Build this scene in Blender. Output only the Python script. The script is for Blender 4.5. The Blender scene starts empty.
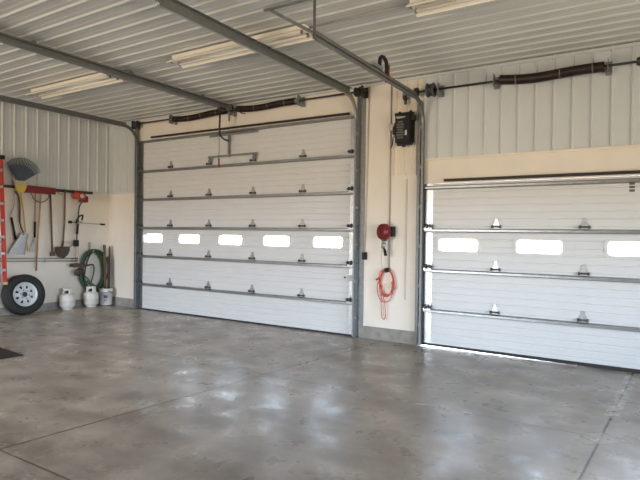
import bpy, math, random
from mathutils import Vector, Matrix
random.seed(7)
SC = bpy.context.scene
COL = SC.collection
PI = math.pi

# ------------------------------------------------------------------ materials
def mat(name, col, rough=0.6, metal=0.0, var=0.0, scale=8.0, bump=0.0, bscale=60.0, col2=None, spec=0.5, stretch=(1, 1, 1)):
    m = bpy.data.materials.new(name); m.use_nodes = True
    nt = m.node_tree; b = nt.nodes['Principled BSDF']
    b.inputs['Roughness'].default_value = rough
    b.inputs['Metallic'].default_value = metal
    b.inputs['Specular IOR Level'].default_value = spec
    c1 = (*col, 1)
    if col2 is None:
        col2 = tuple(max(0, c * (1 - var)) for c in col)
    geo = nt.nodes.new('ShaderNodeNewGeometry')
    mp = nt.nodes.new('ShaderNodeMapping'); mp.inputs['Scale'].default_value = stretch
    nt.links.new(geo.outputs['Position'], mp.inputs['Vector'])
    n = nt.nodes.new('ShaderNodeTexNoise'); n.inputs['Scale'].default_value = scale; n.inputs['Detail'].default_value = 5
    nt.links.new(mp.outputs['Vector'], n.inputs['Vector'])
    r = nt.nodes.new('ShaderNodeValToRGB')
    r.color_ramp.elements[0].position = 0.3; r.color_ramp.elements[0].color = (*col2, 1)
    r.color_ramp.elements[1].position = 0.7; r.color_ramp.elements[1].color = c1
    nt.links.new(n.outputs['Fac'], r.inputs['Fac'])
    nt.links.new(r.outputs['Color'], b.inputs['Base Color'])
    if bump:
        n2 = nt.nodes.new('ShaderNodeTexNoise'); n2.inputs['Scale'].default_value = bscale; n2.inputs['Detail'].default_value = 4
        nt.links.new(mp.outputs['Vector'], n2.inputs['Vector'])
        bp = nt.nodes.new('ShaderNodeBump'); bp.inputs['Strength'].default_value = bump; bp.inputs['Distance'].default_value = 0.01
        nt.links.new(n2.outputs['Fac'], bp.inputs['Height']); nt.links.new(bp.outputs['Normal'], b.inputs['Normal'])
    return m

M = {}
M['paint'] = mat('cream_wall_paint', (0.84, 0.78, 0.69), 0.55, var=0.05, scale=3, bump=0.15, bscale=40)
M['siding'] = mat('white_steel_siding', (0.63, 0.665, 0.675), 0.34, var=0.05, scale=2)
M['ceil'] = mat('white_steel_ceiling', (0.58, 0.60, 0.585), 0.25, var=0.06, scale=2)
M['tansiding'] = mat('cream_steel_siding', (0.81, 0.74, 0.635), 0.4, var=0.04, scale=2)
M['door'] = mat('white_door_panel', (0.69, 0.70, 0.705), 0.45, var=0.03, scale=4, bump=0.1, bscale=120)
M['galv'] = mat('galvanised_steel', (0.46, 0.475, 0.485), 0.36, 0.85, var=0.25, scale=25)
M['galvdark'] = mat('dull_galvanised_steel', (0.25, 0.265, 0.27), 0.5, 0.25, var=0.25, scale=20)
M['strut'] = mat('galvanised_strut', (0.31, 0.32, 0.325), 0.36, 0.75, var=0.2, scale=12)
M['pin'] = mat('dark_pin_steel', (0.12, 0.12, 0.12), 0.45, 0.5, var=0.2)
M['ltrack'] = mat('light_track_steel', (0.36, 0.37, 0.355), 0.4, 0.3, var=0.15, scale=14)
M['hinge'] = mat('galvanised_hinge', (0.42, 0.43, 0.43), 0.36, 0.6, var=0.2, scale=30)
M['track'] = mat('grey_track_steel', (0.20, 0.21, 0.205), 0.42, 0.3, var=0.2, scale=14)
M['darksteel'] = mat('dark_steel', (0.07, 0.068, 0.065), 0.5, 0.5, var=0.3, scale=30)
M['spring'] = mat('oiled_spring_steel', (0.045, 0.027, 0.022), 0.5, 0.35, var=0.4, scale=9)
M['mark'] = mat('faded_paint_mark', (0.17, 0.14, 0.12), 0.6, var=0.3)
M['rubber'] = mat('black_rubber', (0.018, 0.018, 0.019), 0.7, var=0.3, scale=30, bump=0.2)
M['seal'] = mat('black_seal_rubber', (0.02, 0.02, 0.02), 0.6, var=0.2)
M['block'] = mat('grey_stem_wall', (0.36, 0.34, 0.31), 0.85, col2=(0.24, 0.225, 0.20), scale=7, bump=0.5, bscale=50)
M['enamel'] = mat('white_enamel', (0.86, 0.82, 0.73), 0.4, var=0.04)
M['tube'] = mat('white_glass_tube', (0.86, 0.82, 0.74), 0.25, var=0.02)
M['socket'] = mat('grey_socket_plastic', (0.22, 0.21, 0.19), 0.5, var=0.1)
M['red'] = mat('red_plastic', (0.20, 0.012, 0.018), 0.35, var=0.2)
M['redfiber'] = mat('red_fibreglass', (0.55, 0.045, 0.03), 0.4, var=0.12, scale=20)
M['orange'] = mat('orange_plastic', (0.50, 0.06, 0.02), 0.45, var=0.45, scale=30)
M['cord'] = mat('orange_red_vinyl', (0.64, 0.10, 0.06), 0.45, var=0.1)
M['hose'] = mat('green_vinyl', (0.035, 0.085, 0.045), 0.45, var=0.3, scale=15)
M['black'] = mat('black_plastic', (0.016, 0.016, 0.018), 0.6, var=0.3, scale=20, spec=0.3)
M['blue'] = mat('slate_blue_plastic', (0.065, 0.085, 0.13), 0.5, var=0.25, scale=20)
M['yellow'] = mat('yellow_plastic', (0.72, 0.52, 0.08), 0.5, var=0.1)
M['beige'] = mat('faded_beige_plastic', (0.58, 0.46, 0.29), 0.5, var=0.1)
M['wood'] = mat('pale_ash_wood', (0.47, 0.30, 0.16), 0.55, col2=(0.34, 0.20, 0.10), scale=12, stretch=(4, 4, 0.5))
M['darkwood'] = mat('weathered_wood', (0.15, 0.10, 0.065), 0.65, col2=(0.09, 0.06, 0.04), scale=12, stretch=(4, 4, 0.5))
M['rust'] = mat('rusty_iron', (0.11, 0.075, 0.055), 0.7, 0.3, col2=(0.06, 0.045, 0.04), scale=20, bump=0.3)
M['alu'] = mat('bare_aluminium', (0.48, 0.49, 0.50), 0.4, 0.75, var=0.15, scale=15)
M['tank'] = mat('white_tank_paint', (0.72, 0.70, 0.66), 0.4, var=0.12, scale=9)
M['bucket'] = mat('white_bucket_plastic', (0.74, 0.73, 0.70), 0.4, var=0.08)
M['wheel'] = mat('white_wheel_paint', (0.66, 0.70, 0.72), 0.35, var=0.06)
M['bluelabel'] = mat('blue_print', (0.08, 0.11, 0.28), 0.5, var=0.1)
M['greylabel'] = mat('grey_label', (0.11, 0.11, 0.11), 0.5, var=0.35, scale=70)
M['palelabel'] = mat('pale_label', (0.62, 0.62, 0.6), 0.5, var=0.1)
M['mat'] = mat('dark_brown_rubber', (0.016, 0.011, 0.010), 0.75, var=0.3, bump=0.3)
M['conduit'] = mat('grey_conduit', (0.42, 0.39, 0.34), 0.5, 0.2, var=0.1)
M['whiteconduit'] = mat('white_conduit', (0.62, 0.57, 0.49), 0.5, var=0.05)
M['pole'] = mat('dull_grey_pole', (0.40, 0.39, 0.37), 0.45, 0.5, var=0.1)
M['gravel'] = mat('pale_driveway_concrete', (0.62, 0.60, 0.56), 0.9, var=0.2, scale=3)

def glass():
    m = bpy.data.materials.new('frosted_pane'); m.use_nodes = True
    nt = m.node_tree; nt.nodes.clear()
    o = nt.nodes.new('ShaderNodeOutputMaterial'); mx = nt.nodes.new('ShaderNodeMixShader')
    t = nt.nodes.new('ShaderNodeBsdfTransparent'); g = nt.nodes.new('ShaderNodeBsdfGlossy')
    t.inputs['Color'].default_value = (0.93, 0.95, 0.96, 1); g.inputs['Roughness'].default_value = 0.05
    f = nt.nodes.new('ShaderNodeFresnel'); f.inputs['IOR'].default_value = 1.3
    nt.links.new(f.outputs[0], mx.inputs[0]); nt.links.new(t.outputs[0], mx.inputs[1]); nt.links.new(g.outputs[0], mx.inputs[2])
    nt.links.new(mx.outputs[0], o.inputs[0])
    return m
M['glass'] = glass()

def concrete():
    m = bpy.data.materials.new('sealed_concrete'); m.use_nodes = True
    nt = m.node_tree; N = nt.nodes; L = nt.links; b = N['Principled BSDF']
    def mth(op, a, c=None, clamp=False):
        n = N.new('ShaderNodeMath'); n.operation = op; n.use_clamp = clamp
        for i, v in enumerate((a, c)):
            if v is None: continue
            if hasattr(v, 'is_linked'): L.new(v, n.inputs[i])
            else: n.inputs[i].default_value = v
        return n.outputs[0]
    def noise(s, d=6, st=(1, 1, 1), rough=0.55, dist=0.0):
        mp = N.new('ShaderNodeMapping'); mp.inputs['Scale'].default_value = st; L.new(geo.outputs['Position'], mp.inputs['Vector'])
        n = N.new('ShaderNodeTexNoise'); n.inputs['Scale'].default_value = s; n.inputs['Detail'].default_value = d
        n.inputs['Roughness'].default_value = rough; n.inputs['Distortion'].default_value = dist
        L.new(mp.outputs[0], n.inputs['Vector']); return n.outputs['Fac']
    def ramp(f, stops):
        r = N.new('ShaderNodeValToRGB'); e = r.color_ramp.elements
        e[0].position, e[0].color = stops[0][0], (*stops[0][1], 1); e[1].position, e[1].color = stops[-1][0], (*stops[-1][1], 1)
        for p, c in stops[1:-1]:
            k = e.new(p); k.color = (*c, 1)
        L.new(f, r.inputs['Fac']); return r.outputs['Color']
    def mix(f, a, c, mode='MIX'):
        n = N.new('ShaderNodeMix'); n.data_type = 'RGBA'; n.blend_type = mode
        if hasattr(f, 'is_linked'): L.new(f, n.inputs[0])
        else: n.inputs[0].default_value = f
        for i, v in ((6, a), (7, c)):
            if hasattr(v, 'is_linked'): L.new(v, n.inputs[i])
            else: n.inputs[i].default_value = (*v, 1)
        return n.outputs[2]
    geo = N.new('ShaderNodeNewGeometry'); sp = N.new('ShaderNodeSeparateXYZ'); L.new(geo.outputs['Position'], sp.inputs[0])
    X, Y = sp.outputs[0], sp.outputs[1]
    big = noise(0.55, 5, dist=0.15); mid = noise(2.3, 8); fine = noise(26, 4); streak = noise(1.6, 6, (0.6, 2.2, 1))
    c = ramp(mid, [(0.28, (0.29, 0.245, 0.205)), (0.5, (0.455, 0.40, 0.345)), (0.72, (0.64, 0.575, 0.51))])
    c = mix(0.75, c, ramp(big, [(0.3, (0.70, 0.68, 0.66)), (0.7, (1.12, 1.12, 1.12))]), 'MULTIPLY')
    c = mix(0.75, c, ramp(streak, [(0.35, (0.76, 0.735, 0.71)), (0.6, (1.1, 1.1, 1.1))]), 'MULTIPLY')
    c = mix(0.5, c, ramp(fine, [(0.3, (0.78, 0.78, 0.78)), (0.7, (1.15, 1.15, 1.15))]), 'MULTIPLY')
    right_tone = N.new('ShaderNodeMapRange'); L.new(mth('ADD', X, mth('MULTIPLY', big, 3.0)), right_tone.inputs[0])
    right_tone.inputs[1].default_value = 6.5; right_tone.inputs[2].default_value = 10.0; right_tone.inputs[3].default_value = 0.0; right_tone.inputs[4].default_value = 0.8
    c = mix(right_tone.outputs[0], c, mix(1.0, c, (0.52, 0.50, 0.48), 'MULTIPLY'))  # slab colour gets darker towards the right bay, edge broken by noise
    spots = noise(60, 0)
    c = mix(mth('MULTIPLY', mth('GREATER_THAN', spots, 0.86), 0.55), c, (0.09, 0.075, 0.06))
    # saw cut joints: |X - (a + k Y)| < w
    def line(ax, other, a, k, w):
        d = mth('ABSOLUTE', mth('SUBTRACT', ax, mth('ADD', a, mth('MULTIPLY', other, k))))
        return mth('SUBTRACT', 1.0, mth('DIVIDE', d, w), True)
    j = [line(X, Y, 6.97, 0.112, 0.020), line(X, Y, 10.40, 0.064, 0.018), line(Y, X, -2.71, 0.003, 0.015), line(Y, X, -5.58, 0.0, 0.012),
         line(X, Y, 3.4, 0.112, 0.008), line(Y, X, -8.6, 0, 0.01)]
    jj = j[0]
    for k in j[1:]: jj = mth('MAXIMUM', jj, k)
    c = mix(mth('MULTIPLY', jj, 1.15, True), c, (0.055, 0.045, 0.04))
    # pale filler crumbling along the right hand joint and round its crossing
    near = line(X, Y, 10.40, 0.064, 0.085)
    seg = mth('MULTIPLY', mth('GREATER_THAN', Y, -2.0), mth('LESS_THAN', Y, -0.15))
    crumb = mth('GREATER_THAN', noise(11, 4), 0.50)
    c = mix(mth('MULTIPLY', mth('MULTIPLY', mth('GREATER_THAN', near, 0.25), seg), mth('MULTIPLY', crumb, 0.6)), c, (0.50, 0.48, 0.45))
    near2 = line(Y, X, -2.71, 0.003, 0.05)
    seg2 = mth('MULTIPLY', mth('GREATER_THAN', X, 7.4), mth('LESS_THAN', X, 8.5))
    c = mix(mth('MULTIPLY', mth('MULTIPLY', mth('GREATER_THAN', near2, 0.4), seg2), mth('MULTIPLY', crumb, 0.55)), c, (0.46, 0.43, 0.40))
    dia = mth('ADD', mth('ABSOLUTE', mth('SUBTRACT', X, 10.23)), mth('ABSOLUTE', mth('ADD', Y, 2.68)))
    c = mix(mth('MULTIPLY', mth('LESS_THAN', dia, 0.17), 0.55), c, (0.36, 0.31, 0.25))
    c = mix(mth('MULTIPLY', mth('LESS_THAN', mth('ABSOLUTE', mth('SUBTRACT', dia, 0.17)), 0.012), 0.7), c, (0.10, 0.085, 0.07))
    L.new(c, b.inputs['Base Color'])
    rr = N.new('ShaderNodeMapRange'); L.new(noise(3.2, 7), rr.inputs[0])
    rr.inputs[1].default_value = 0.3; rr.inputs[2].default_value = 0.7; rr.inputs[3].default_value = 0.20; rr.inputs[4].default_value = 0.44
    L.new(rr.outputs[0], b.inputs['Roughness'])
    b.inputs['Specular IOR Level'].default_value = 0.55
    bp = N.new('ShaderNodeBump'); bp.inputs['Strength'].default_value = 0.16; bp.inputs['Distance'].default_value = 0.02
    h = mth('ADD', mth('MULTIPLY', noise(14, 5), 0.5), mth('SUBTRACT', mth('MULTIPLY', noise(1.8, 3), 0.5), mth('MULTIPLY', jj, 0.6)))
    L.new(h, bp.inputs['Height']); L.new(bp.outputs[0], b.inputs['Normal'])
    return m
M['floor'] = concrete()

# ------------------------------------------------------------------ mesh builder
BASE = {}
class MB:
    def __init__(s): s.v = []; s.f = []; s.sm = []
    def add(s, vs, fs, smooth=False):
        o = len(s.v); s.v += [Vector(p) for p in vs]
        for f in fs: s.f.append([i + o for i in f]); s.sm.append(smooth)
        return s
    def box(s, a, b):
        x0, x1 = sorted((a[0], b[0])); y0, y1 = sorted((a[1], b[1])); z0, z1 = sorted((a[2], b[2]))
        return s.add([(x0, y0, z0), (x1, y0, z0), (x1, y1, z0), (x0, y1, z0), (x0, y0, z1), (x1, y0, z1), (x1, y1, z1), (x0, y1, z1)],
                     [(0, 3, 2, 1), (4, 5, 6, 7), (0, 1, 5, 4), (1, 2, 6, 5), (2, 3, 7, 6), (3, 0, 4, 7)])
    def bar(s, p, q, w, h, up=(0, 0, 1)):
        p = Vector(p); q = Vector(q); d = (q - p).normalized(); u = Vector(up)
        if abs(d.dot(u)) > 0.98: u = Vector((0, 1, 0))
        a = d.cross(u).normalized() * w / 2; c = a.cross(d).normalized() * h / 2
        vs = [p - a - c, p + a - c, p + a + c, p - a + c, q - a - c, q + a - c, q + a + c, q - a + c]
        return s.add(vs, [(0, 3, 2, 1), (4, 5, 6, 7), (0, 1, 5, 4), (1, 2, 6, 5), (2, 3, 7, 6), (3, 0, 4, 7)])
    def tube(s, pts, r, n=8, closed=False, caps=True):
        P = [Vector(p) for p in pts]; R = r if isinstance(r, (list, tuple)) else [r] * len(P)
        m = len(P); vs = []; prev = None
        for i in range(m):
            if closed: t = P[(i + 1) % m] - P[i - 1]
            else: t = P[min(i + 1, m - 1)] - P[max(i - 1, 0)]
            t.normalize()
            if prev is None:
                u = Vector((0, 0, 1)) if abs(t.z) < 0.9 else Vector((1, 0, 0))
                a = t.cross(u).normalized()
            else:
                a = prev - t * prev.dot(t)
                a = a.normalized() if a.length > 1e-6 else t.orthogonal().normalized()
            prev = a; c = t.cross(a)
            for k in range(n):
                th = 2 * PI * k / n
                vs.append(P[i] + (a * math.cos(th) + c * math.sin(th)) * R[i])
        fs = []
        for i in range(m if closed else m - 1):
            j = (i + 1) % m
            for k in range(n):
                fs.append((i * n + k, i * n + (k + 1) % n, j * n + (k + 1) % n, j * n + k))
        s.add(vs, fs, True)
        if caps and not closed:
            o = len(s.v) - m * n
            s.f.append([o + k for k in range(n)][::-1]); s.sm.append(False)
            s.f.append([o + (m - 1) * n + k for k in range(n)]); s.sm.append(False)
        return s
    def lathe(s, prof, org, axis=(0, 0, 1), n=28, sharp=False):
        ax = Vector(axis).normalized(); a = ax.orthogonal().normalized(); c = ax.cross(a); o = Vector(org); vs = []
        for (r, h) in prof:
            for k in range(n):
                th = 2 * PI * k / n
                vs.append(o + ax * h + (a * math.cos(th) + c * math.sin(th)) * max(r, 1e-4))
        fs = []
        for i in range(len(prof) - 1):
            for k in range(n):
                fs.append((i * n + k, i * n + (k + 1) % n, (i + 1) * n + (k + 1) % n, (i + 1) * n + k))
        return s.add(vs, fs, not sharp)
    def prism(s, poly, org, ux, uy, ext, smooth=False):
        """closed polygon poly (a,b) in plane org + a*ux + b*uy, pushed along vector ext"""
        o = Vector(org); ux = Vector(ux); uy = Vector(uy); e = Vector(ext); n = len(poly)
        vs = [o + ux * a + uy * b for a, b in poly] + [o + ux * a + uy * b + e for a, b in poly]
        s.add(vs, [list(range(n))[::-1], list(range(n, 2 * n))])
        return s.add(vs, [(k, (k + 1) % n, n + (k + 1) % n, n + k) for k in range(n)], smooth)
    def ring(s, outer, inner, org, ux, uy, ext):
        o = Vector(org); ux = Vector(ux); uy = Vector(uy); e = Vector(ext); n = len(outer)
        P = lambda L_, d: [o + ux * a + uy * b + d for a, b in L_]
        vs = P(outer, Vector((0, 0, 0))) + P(inner, Vector((0, 0, 0))) + P(outer, e) + P(inner, e); fs = []
        for k in range(n):
            j = (k + 1) % n
            fs += [(k, j, n + j, n + k), (2 * n + j, 2 * n + k, 3 * n + k, 3 * n + j), (j, k, 2 * n + k, 2 * n + j), (n + k, n + j, 3 * n + j, 3 * n + k)]
        return s.add(vs, fs)
    def sweep(s, prof, path, x):
        """closed profile (n, b): n along the path normal in the yz plane, b along x"""
        m = len(path); k = len(prof); vs = []
        for i in range(m):
            t = Vector(path[min(i + 1, m - 1)]) - Vector(path[max(i - 1, 0)]); t.normalize()
            nrm = Vector((-t.y, t.x))
            for (a, b) in prof: vs.append((x + b, path[i][0] + nrm.x * a, path[i][1] + nrm.y * a))
        fs = [list(range(k))[::-1], [(m - 1) * k + q for q in range(k)]]
        for i in range(m - 1):
            for q in range(k): fs.append((i * k + q, i * k + (q + 1) % k, (i + 1) * k + (q + 1) % k, (i + 1) * k + q))
        return s.add(vs, fs)
    def build(s, name, material, parent=None, bevel=0.0):
        base = BASE.get(parent.name, Vector((0, 0, 0))) if parent else None
        if parent is None:
            base = sum(s.v, Vector()) / len(s.v); base.z = min(p.z for p in s.v)
        me = bpy.data.meshes.new(name)
        me.from_pydata([tuple(p - base) for p in s.v], [], s.f)
        me.polygons.foreach_set('use_smooth', s.sm)
        mats = material if isinstance(material, list) else [material]
        for mm in mats: me.materials.append(mm)
        me.validate(); me.update()
        import bmesh
        bm = bmesh.new(); bm.from_mesh(me); bmesh.ops.remove_doubles(bm, verts=bm.verts, dist=1e-6)
        bmesh.ops.recalc_face_normals(bm, faces=bm.faces); bm.to_mesh(me); bm.free()
        o = bpy.data.objects.new(name, me); COL.objects.link(o)
        if parent: o.parent = parent
        else: o.location = base
        # a child's mesh is written in its thing's space, so sub-parts share the same base
        BASE[o.name] = base
        if bevel:
            bv = o.modifiers.new('bevel', 'BEVEL'); bv.width = bevel; bv.segments = 2; bv.limit_method = 'ANGLE'
        return o

def tag(o, label=None, cat=None, group=None, kind=None):
    for k, v in (('label', label), ('category', cat), ('group', group), ('kind', kind)):
        if v: o[k] = v
    return o
def thing(name, loc, label, cat, group=None, kind=None):
    o = bpy.data.objects.new(name, None); COL.objects.link(o); o.location = loc; o.empty_display_size = 0.1
    BASE[o.name] = Vector(loc)
    return tag(o, label, cat, group, kind)
def struct(name, mb, m, **k):
    return tag(mb.build(name, m, **k), kind='structure')
def arc(c, r, a0, a1, n, f):
    return [f(c[0] + r * math.cos(a0 + (a1 - a0) * i / n), c[1] + r * math.sin(a0 + (a1 - a0) * i / n)) for i in range(n + 1)]
def smoothpath(pts, n=8):
    P = [Vector(p) for p in pts]; P = [2 * P[0] - P[1]] + P + [2 * P[-1] - P[-2]]; out = []
    for i in range(1, len(P) - 2):
        for k in range(n):
            t = k / n; a, b, c, d = P[i - 1:i + 3]
            out.append(0.5 * ((2 * b) + (c - a) * t + (2 * a - 5 * b + 4 * c - d) * t * t + (3 * b - a - 3 * c + d) * t ** 3))
    out.append(P[-2]); return out

# ------------------------------------------------------------------ setting
HC = 4.138; XR = 14.5; YB = -14.5
D1 = (1.0, 6.50); D2 = (7.56, 13.19); S = 0.61
# slab: level over the bays, with a slight rise towards the left wall so that it drains to the middle
def slab_z(x, y): return 0.042 * min(1, max(0, (1.5 - x) / 0.7)) * min(1, max(0, (-y - 0.02) / 0.4))
xs = [-0.25, 0.0, 0.4, 0.8, 0.95, 1.1, 1.25, 1.4, 1.5, 4, 8, XR + 0.25]; ys = [0.06, -0.02, -0.1, -0.2, -0.3, -0.42, -1, -2, -4, -8, YB - 0.25]
fb = MB(); nx, ny = len(xs), len(ys)
vs = [(x, y, slab_z(x, y)) for y in ys for x in xs] + [(x, y, -0.2) for y in ys for x in xs]
fs = []
for j in range(ny - 1):
    for i in range(nx - 1):
        a = j * nx + i; q = (a, a + 1, a + nx + 1, a + nx); fs += [q, tuple(k + nx * ny for k in q[::-1])]
rim_ = [i for i in range(nx)] + [j * nx + nx - 1 for j in range(1, ny)] + [(ny - 1) * nx + i for i in range(nx - 2, -1, -1)] + [j * nx for j in range(ny - 2, 0, -1)]
for k in range(len(rim_)):
    a, b = rim_[k], rim_[(k + 1) % len(rim_)]; fs.append((a, b, b + nx * ny, a + nx * ny))
fb.add(vs, fs)
struct('floor', fb, M['floor'])
struct('driveway', MB().box((-8, 0.06, -0.25), (24, 14, -0.015)), M['gravel'])

def rib_profile(length, pitch=0.2286, off=0.0, h=0.019, base=0.044, top=0.016, depth=0.06, minor=True):
    """outline (a along the sheet, b out of the sheet) with trapezoid ribs and two small stiffeners in each flat"""
    p = [(0, 0)]; a = off
    while a < length:
        for (c, w, t, hh) in ((a, base, top, h), (a + pitch / 3, 0.022, 0.010, 0.003), (a + 2 * pitch / 3, 0.022, 0.010, 0.003))[:3 if minor else 1]:
            if c - w / 2 > p[-1][0] + 0.001 and c + w / 2 < length - 0.001:
                p += [(c - w / 2, 0), (c - t / 2, hh), (c + t / 2, hh), (c + w / 2, 0)]
        a += pitch
    p += [(length, 0), (length, -depth), (0, -depth)]
    return p
# ceiling: ribs run along x, standing down
struct('ceiling', MB().prism(rib_profile(14.9, off=0.12), (-0.2, 0.2, HC), (0, -1, 0), (0, 0, -1), (XR + 0.4, 0, 0)), M['ceil'])
# left wall
ZB = 2.56
struct('wall_left', MB().box((-0.2, YB, 0.0), (0, 0.0, ZB)), M['paint'])
struct('wall_left_upper', MB().prism(rib_profile(14.5, off=0.06, depth=0.2), (0, 0, ZB), (0, -1, 0), (1, 0, 0), (0, 0, HC - ZB)), M['siding'])
struct('trim_1', MB().box((0, YB, ZB - 0.03), (0.024, -0.0, ZB + 0.012)), M['siding'])
# back wall
wb = MB()
wb.box((0, 0, 0), (D1[0], 0.2, ZB)); wb.box((D1[0], 0, 6 * S), (D1[1], 0.2, HC))
wb.box((D1[1], 0, 0), (7.04, 0.2, HC)); wb.box((7.04, 0, 0), (D2[0], 0.2, 2.62))
wb.box((D2[0], 0, 2.475), (D2[1], 0.2, 2.84)); wb.box((D2[1], 0, 0), (XR, 0.2, 2.6))
struct('wall_back', wb, M['paint'])
wu = MB()
wu.prism(rib_profile(D1[0], off=0.2, depth=0.2), (0, 0, ZB), (1, 0, 0), (0, -1, 0), (0, 0, HC - ZB))
wu.prism(rib_profile(XR - D2[0], off=0.03, depth=0.2, base=0.036, top=0.016, h=0.019, minor=False), (D2[0], 0, 2.84), (1, 0, 0), (0, -1, 0), (0, 0, HC - 2.84))
struct('wall_back_upper', wu, M['siding'])
struct('wall_back_column', MB().prism(rib_profile(D2[0] - 7.04, off=0.08, pitch=0.17, depth=0.2), (7.04, 0, 2.62), (1, 0, 0), (0, -1, 0), (0, 0, HC - 2.62)), M['tansiding'])
struct('trim_2', MB().box((0.024, -0.024, ZB - 0.03), (D1[0] - 0.02, 0, ZB + 0.012)), M['siding'])
struct('trim_3', MB().box((D2[0] + 0.02, -0.028, 2.825), (XR, 0, 2.855)).box((10.075, -0.006, 2.48), (10.10, 0, 2.825)), M['paint'])
struct('trim_4', MB().box((-0.0, -0.035, HC - 0.05), (XR, 0.0, HC - 0.012)), M['siding'])
struct('trim_5', MB().box((6.60, -0.012, 0.2), (6.625, 0, HC - 0.05)).box((D1[1] + 0.0, -0.008, 0.0), (D1[1] + 0.12, 0, HC - 0.05)), M['paint'])
# stem wall
struct('baseboard_left', MB().box((0, YB, 0), (0.02, 0, 0.19)), M['block'])
struct('baseboard_back', MB().box((0.02, -0.02, 0), (0.95, 0, 0.2)).box((6.52, -0.02, 0), (7.52, 0, 0.2)).box((13.3, -0.02, 0), (XR, 0, 0.2)), M['block'])
# right and rear walls, the rear one with an open doorway that lets the daylight in
WY0, WY1, WZ0, WZ1 = -7.4, -1.6, 0.75, 2.4
struct('wall_right', MB().box((XR, YB, 0), (XR + 0.2, WY0, ZB)).box((XR, WY1, 0), (XR + 0.2, 0, ZB)).box((XR, WY0, 0), (XR + 0.2, WY1, WZ0)).box((XR, WY0, WZ1), (XR + 0.2, WY1, ZB)), M['paint'])
wf = MB()
wf.box((XR + 0.02, WY0, WZ0), (XR + 0.1, WY0 + 0.06, WZ1)).box((XR + 0.02, WY1 - 0.06, WZ0), (XR + 0.1, WY1, WZ1)).box((XR + 0.02, WY0, WZ0), (XR + 0.1, WY1, WZ0 + 0.06)).box((XR + 0.02, WY0, WZ1 - 0.06), (XR + 0.1, WY1, WZ1)).box((XR + 0.03, -4.53, WZ0), (XR + 0.09, -4.47, WZ1))
win = struct('window_1', wf, M['door'])
MB().box((XR + 0.055, WY0 + 0.02, WZ0 + 0.02), (XR + 0.062, WY1 - 0.02, WZ1 - 0.02)).build('window_pane', M['glass'], win)
struct('wall_right_upper', MB().prism(rib_profile(14.5, off=0.06, depth=0.2), (XR, 0, ZB), (0, -1, 0), (-1, 0, 0), (0, 0, HC - ZB)), M['siding'])
OX0, OX1, OZ = 0.9, 6.1, 2.75
struct('wall_rear', MB().box((0, YB - 0.2, 0), (OX0, YB, HC)).box((OX0, YB - 0.2, OZ), (OX1, YB, HC)).box((OX1, YB - 0.2, 0), (XR, YB, HC)), M['paint'])

# ------------------------------------------------------------------ sectional doors
def rrect(w, h, r, n=5):
    p = []
    for cx, cy, a in ((w / 2 - r, h / 2 - r, 0), (-w / 2 + r, h / 2 - r, PI / 2), (-w / 2 + r, -h / 2 + r, PI), (w / 2 - r, -h / 2 + r, 1.5 * PI)):
        for k in range(n + 1):
            t = a + PI / 2 * k / n; p.append((cx + r * math.cos(t), cy + r * math.sin(t)))
    return p
def strip(mb, x0, x1, z0, z1, zg, yf=0.0):
    """a slab of door skin with shallow plank grooves at z = zg + k*0.1017"""
    prof = [(z0, 0.05), (z0, 0.005), (z0 + 0.005, 0)]
    for k in range(1, 6):
        g = zg + k * S / 6
        if z0 + 0.012 < g < z1 - 0.012: prof += [(g - 0.012, 0), (g - 0.005, 0.007), (g + 0.005, 0.007), (g + 0.012, 0)]
    prof += [(z1 - 0.005, 0), (z1, 0.005), (z1, 0.05)]
    mb.prism(prof, (x0, yf, 0), (0, 0, 1), (0, 1, 0), (x1 - x0, 0, 0))
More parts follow.
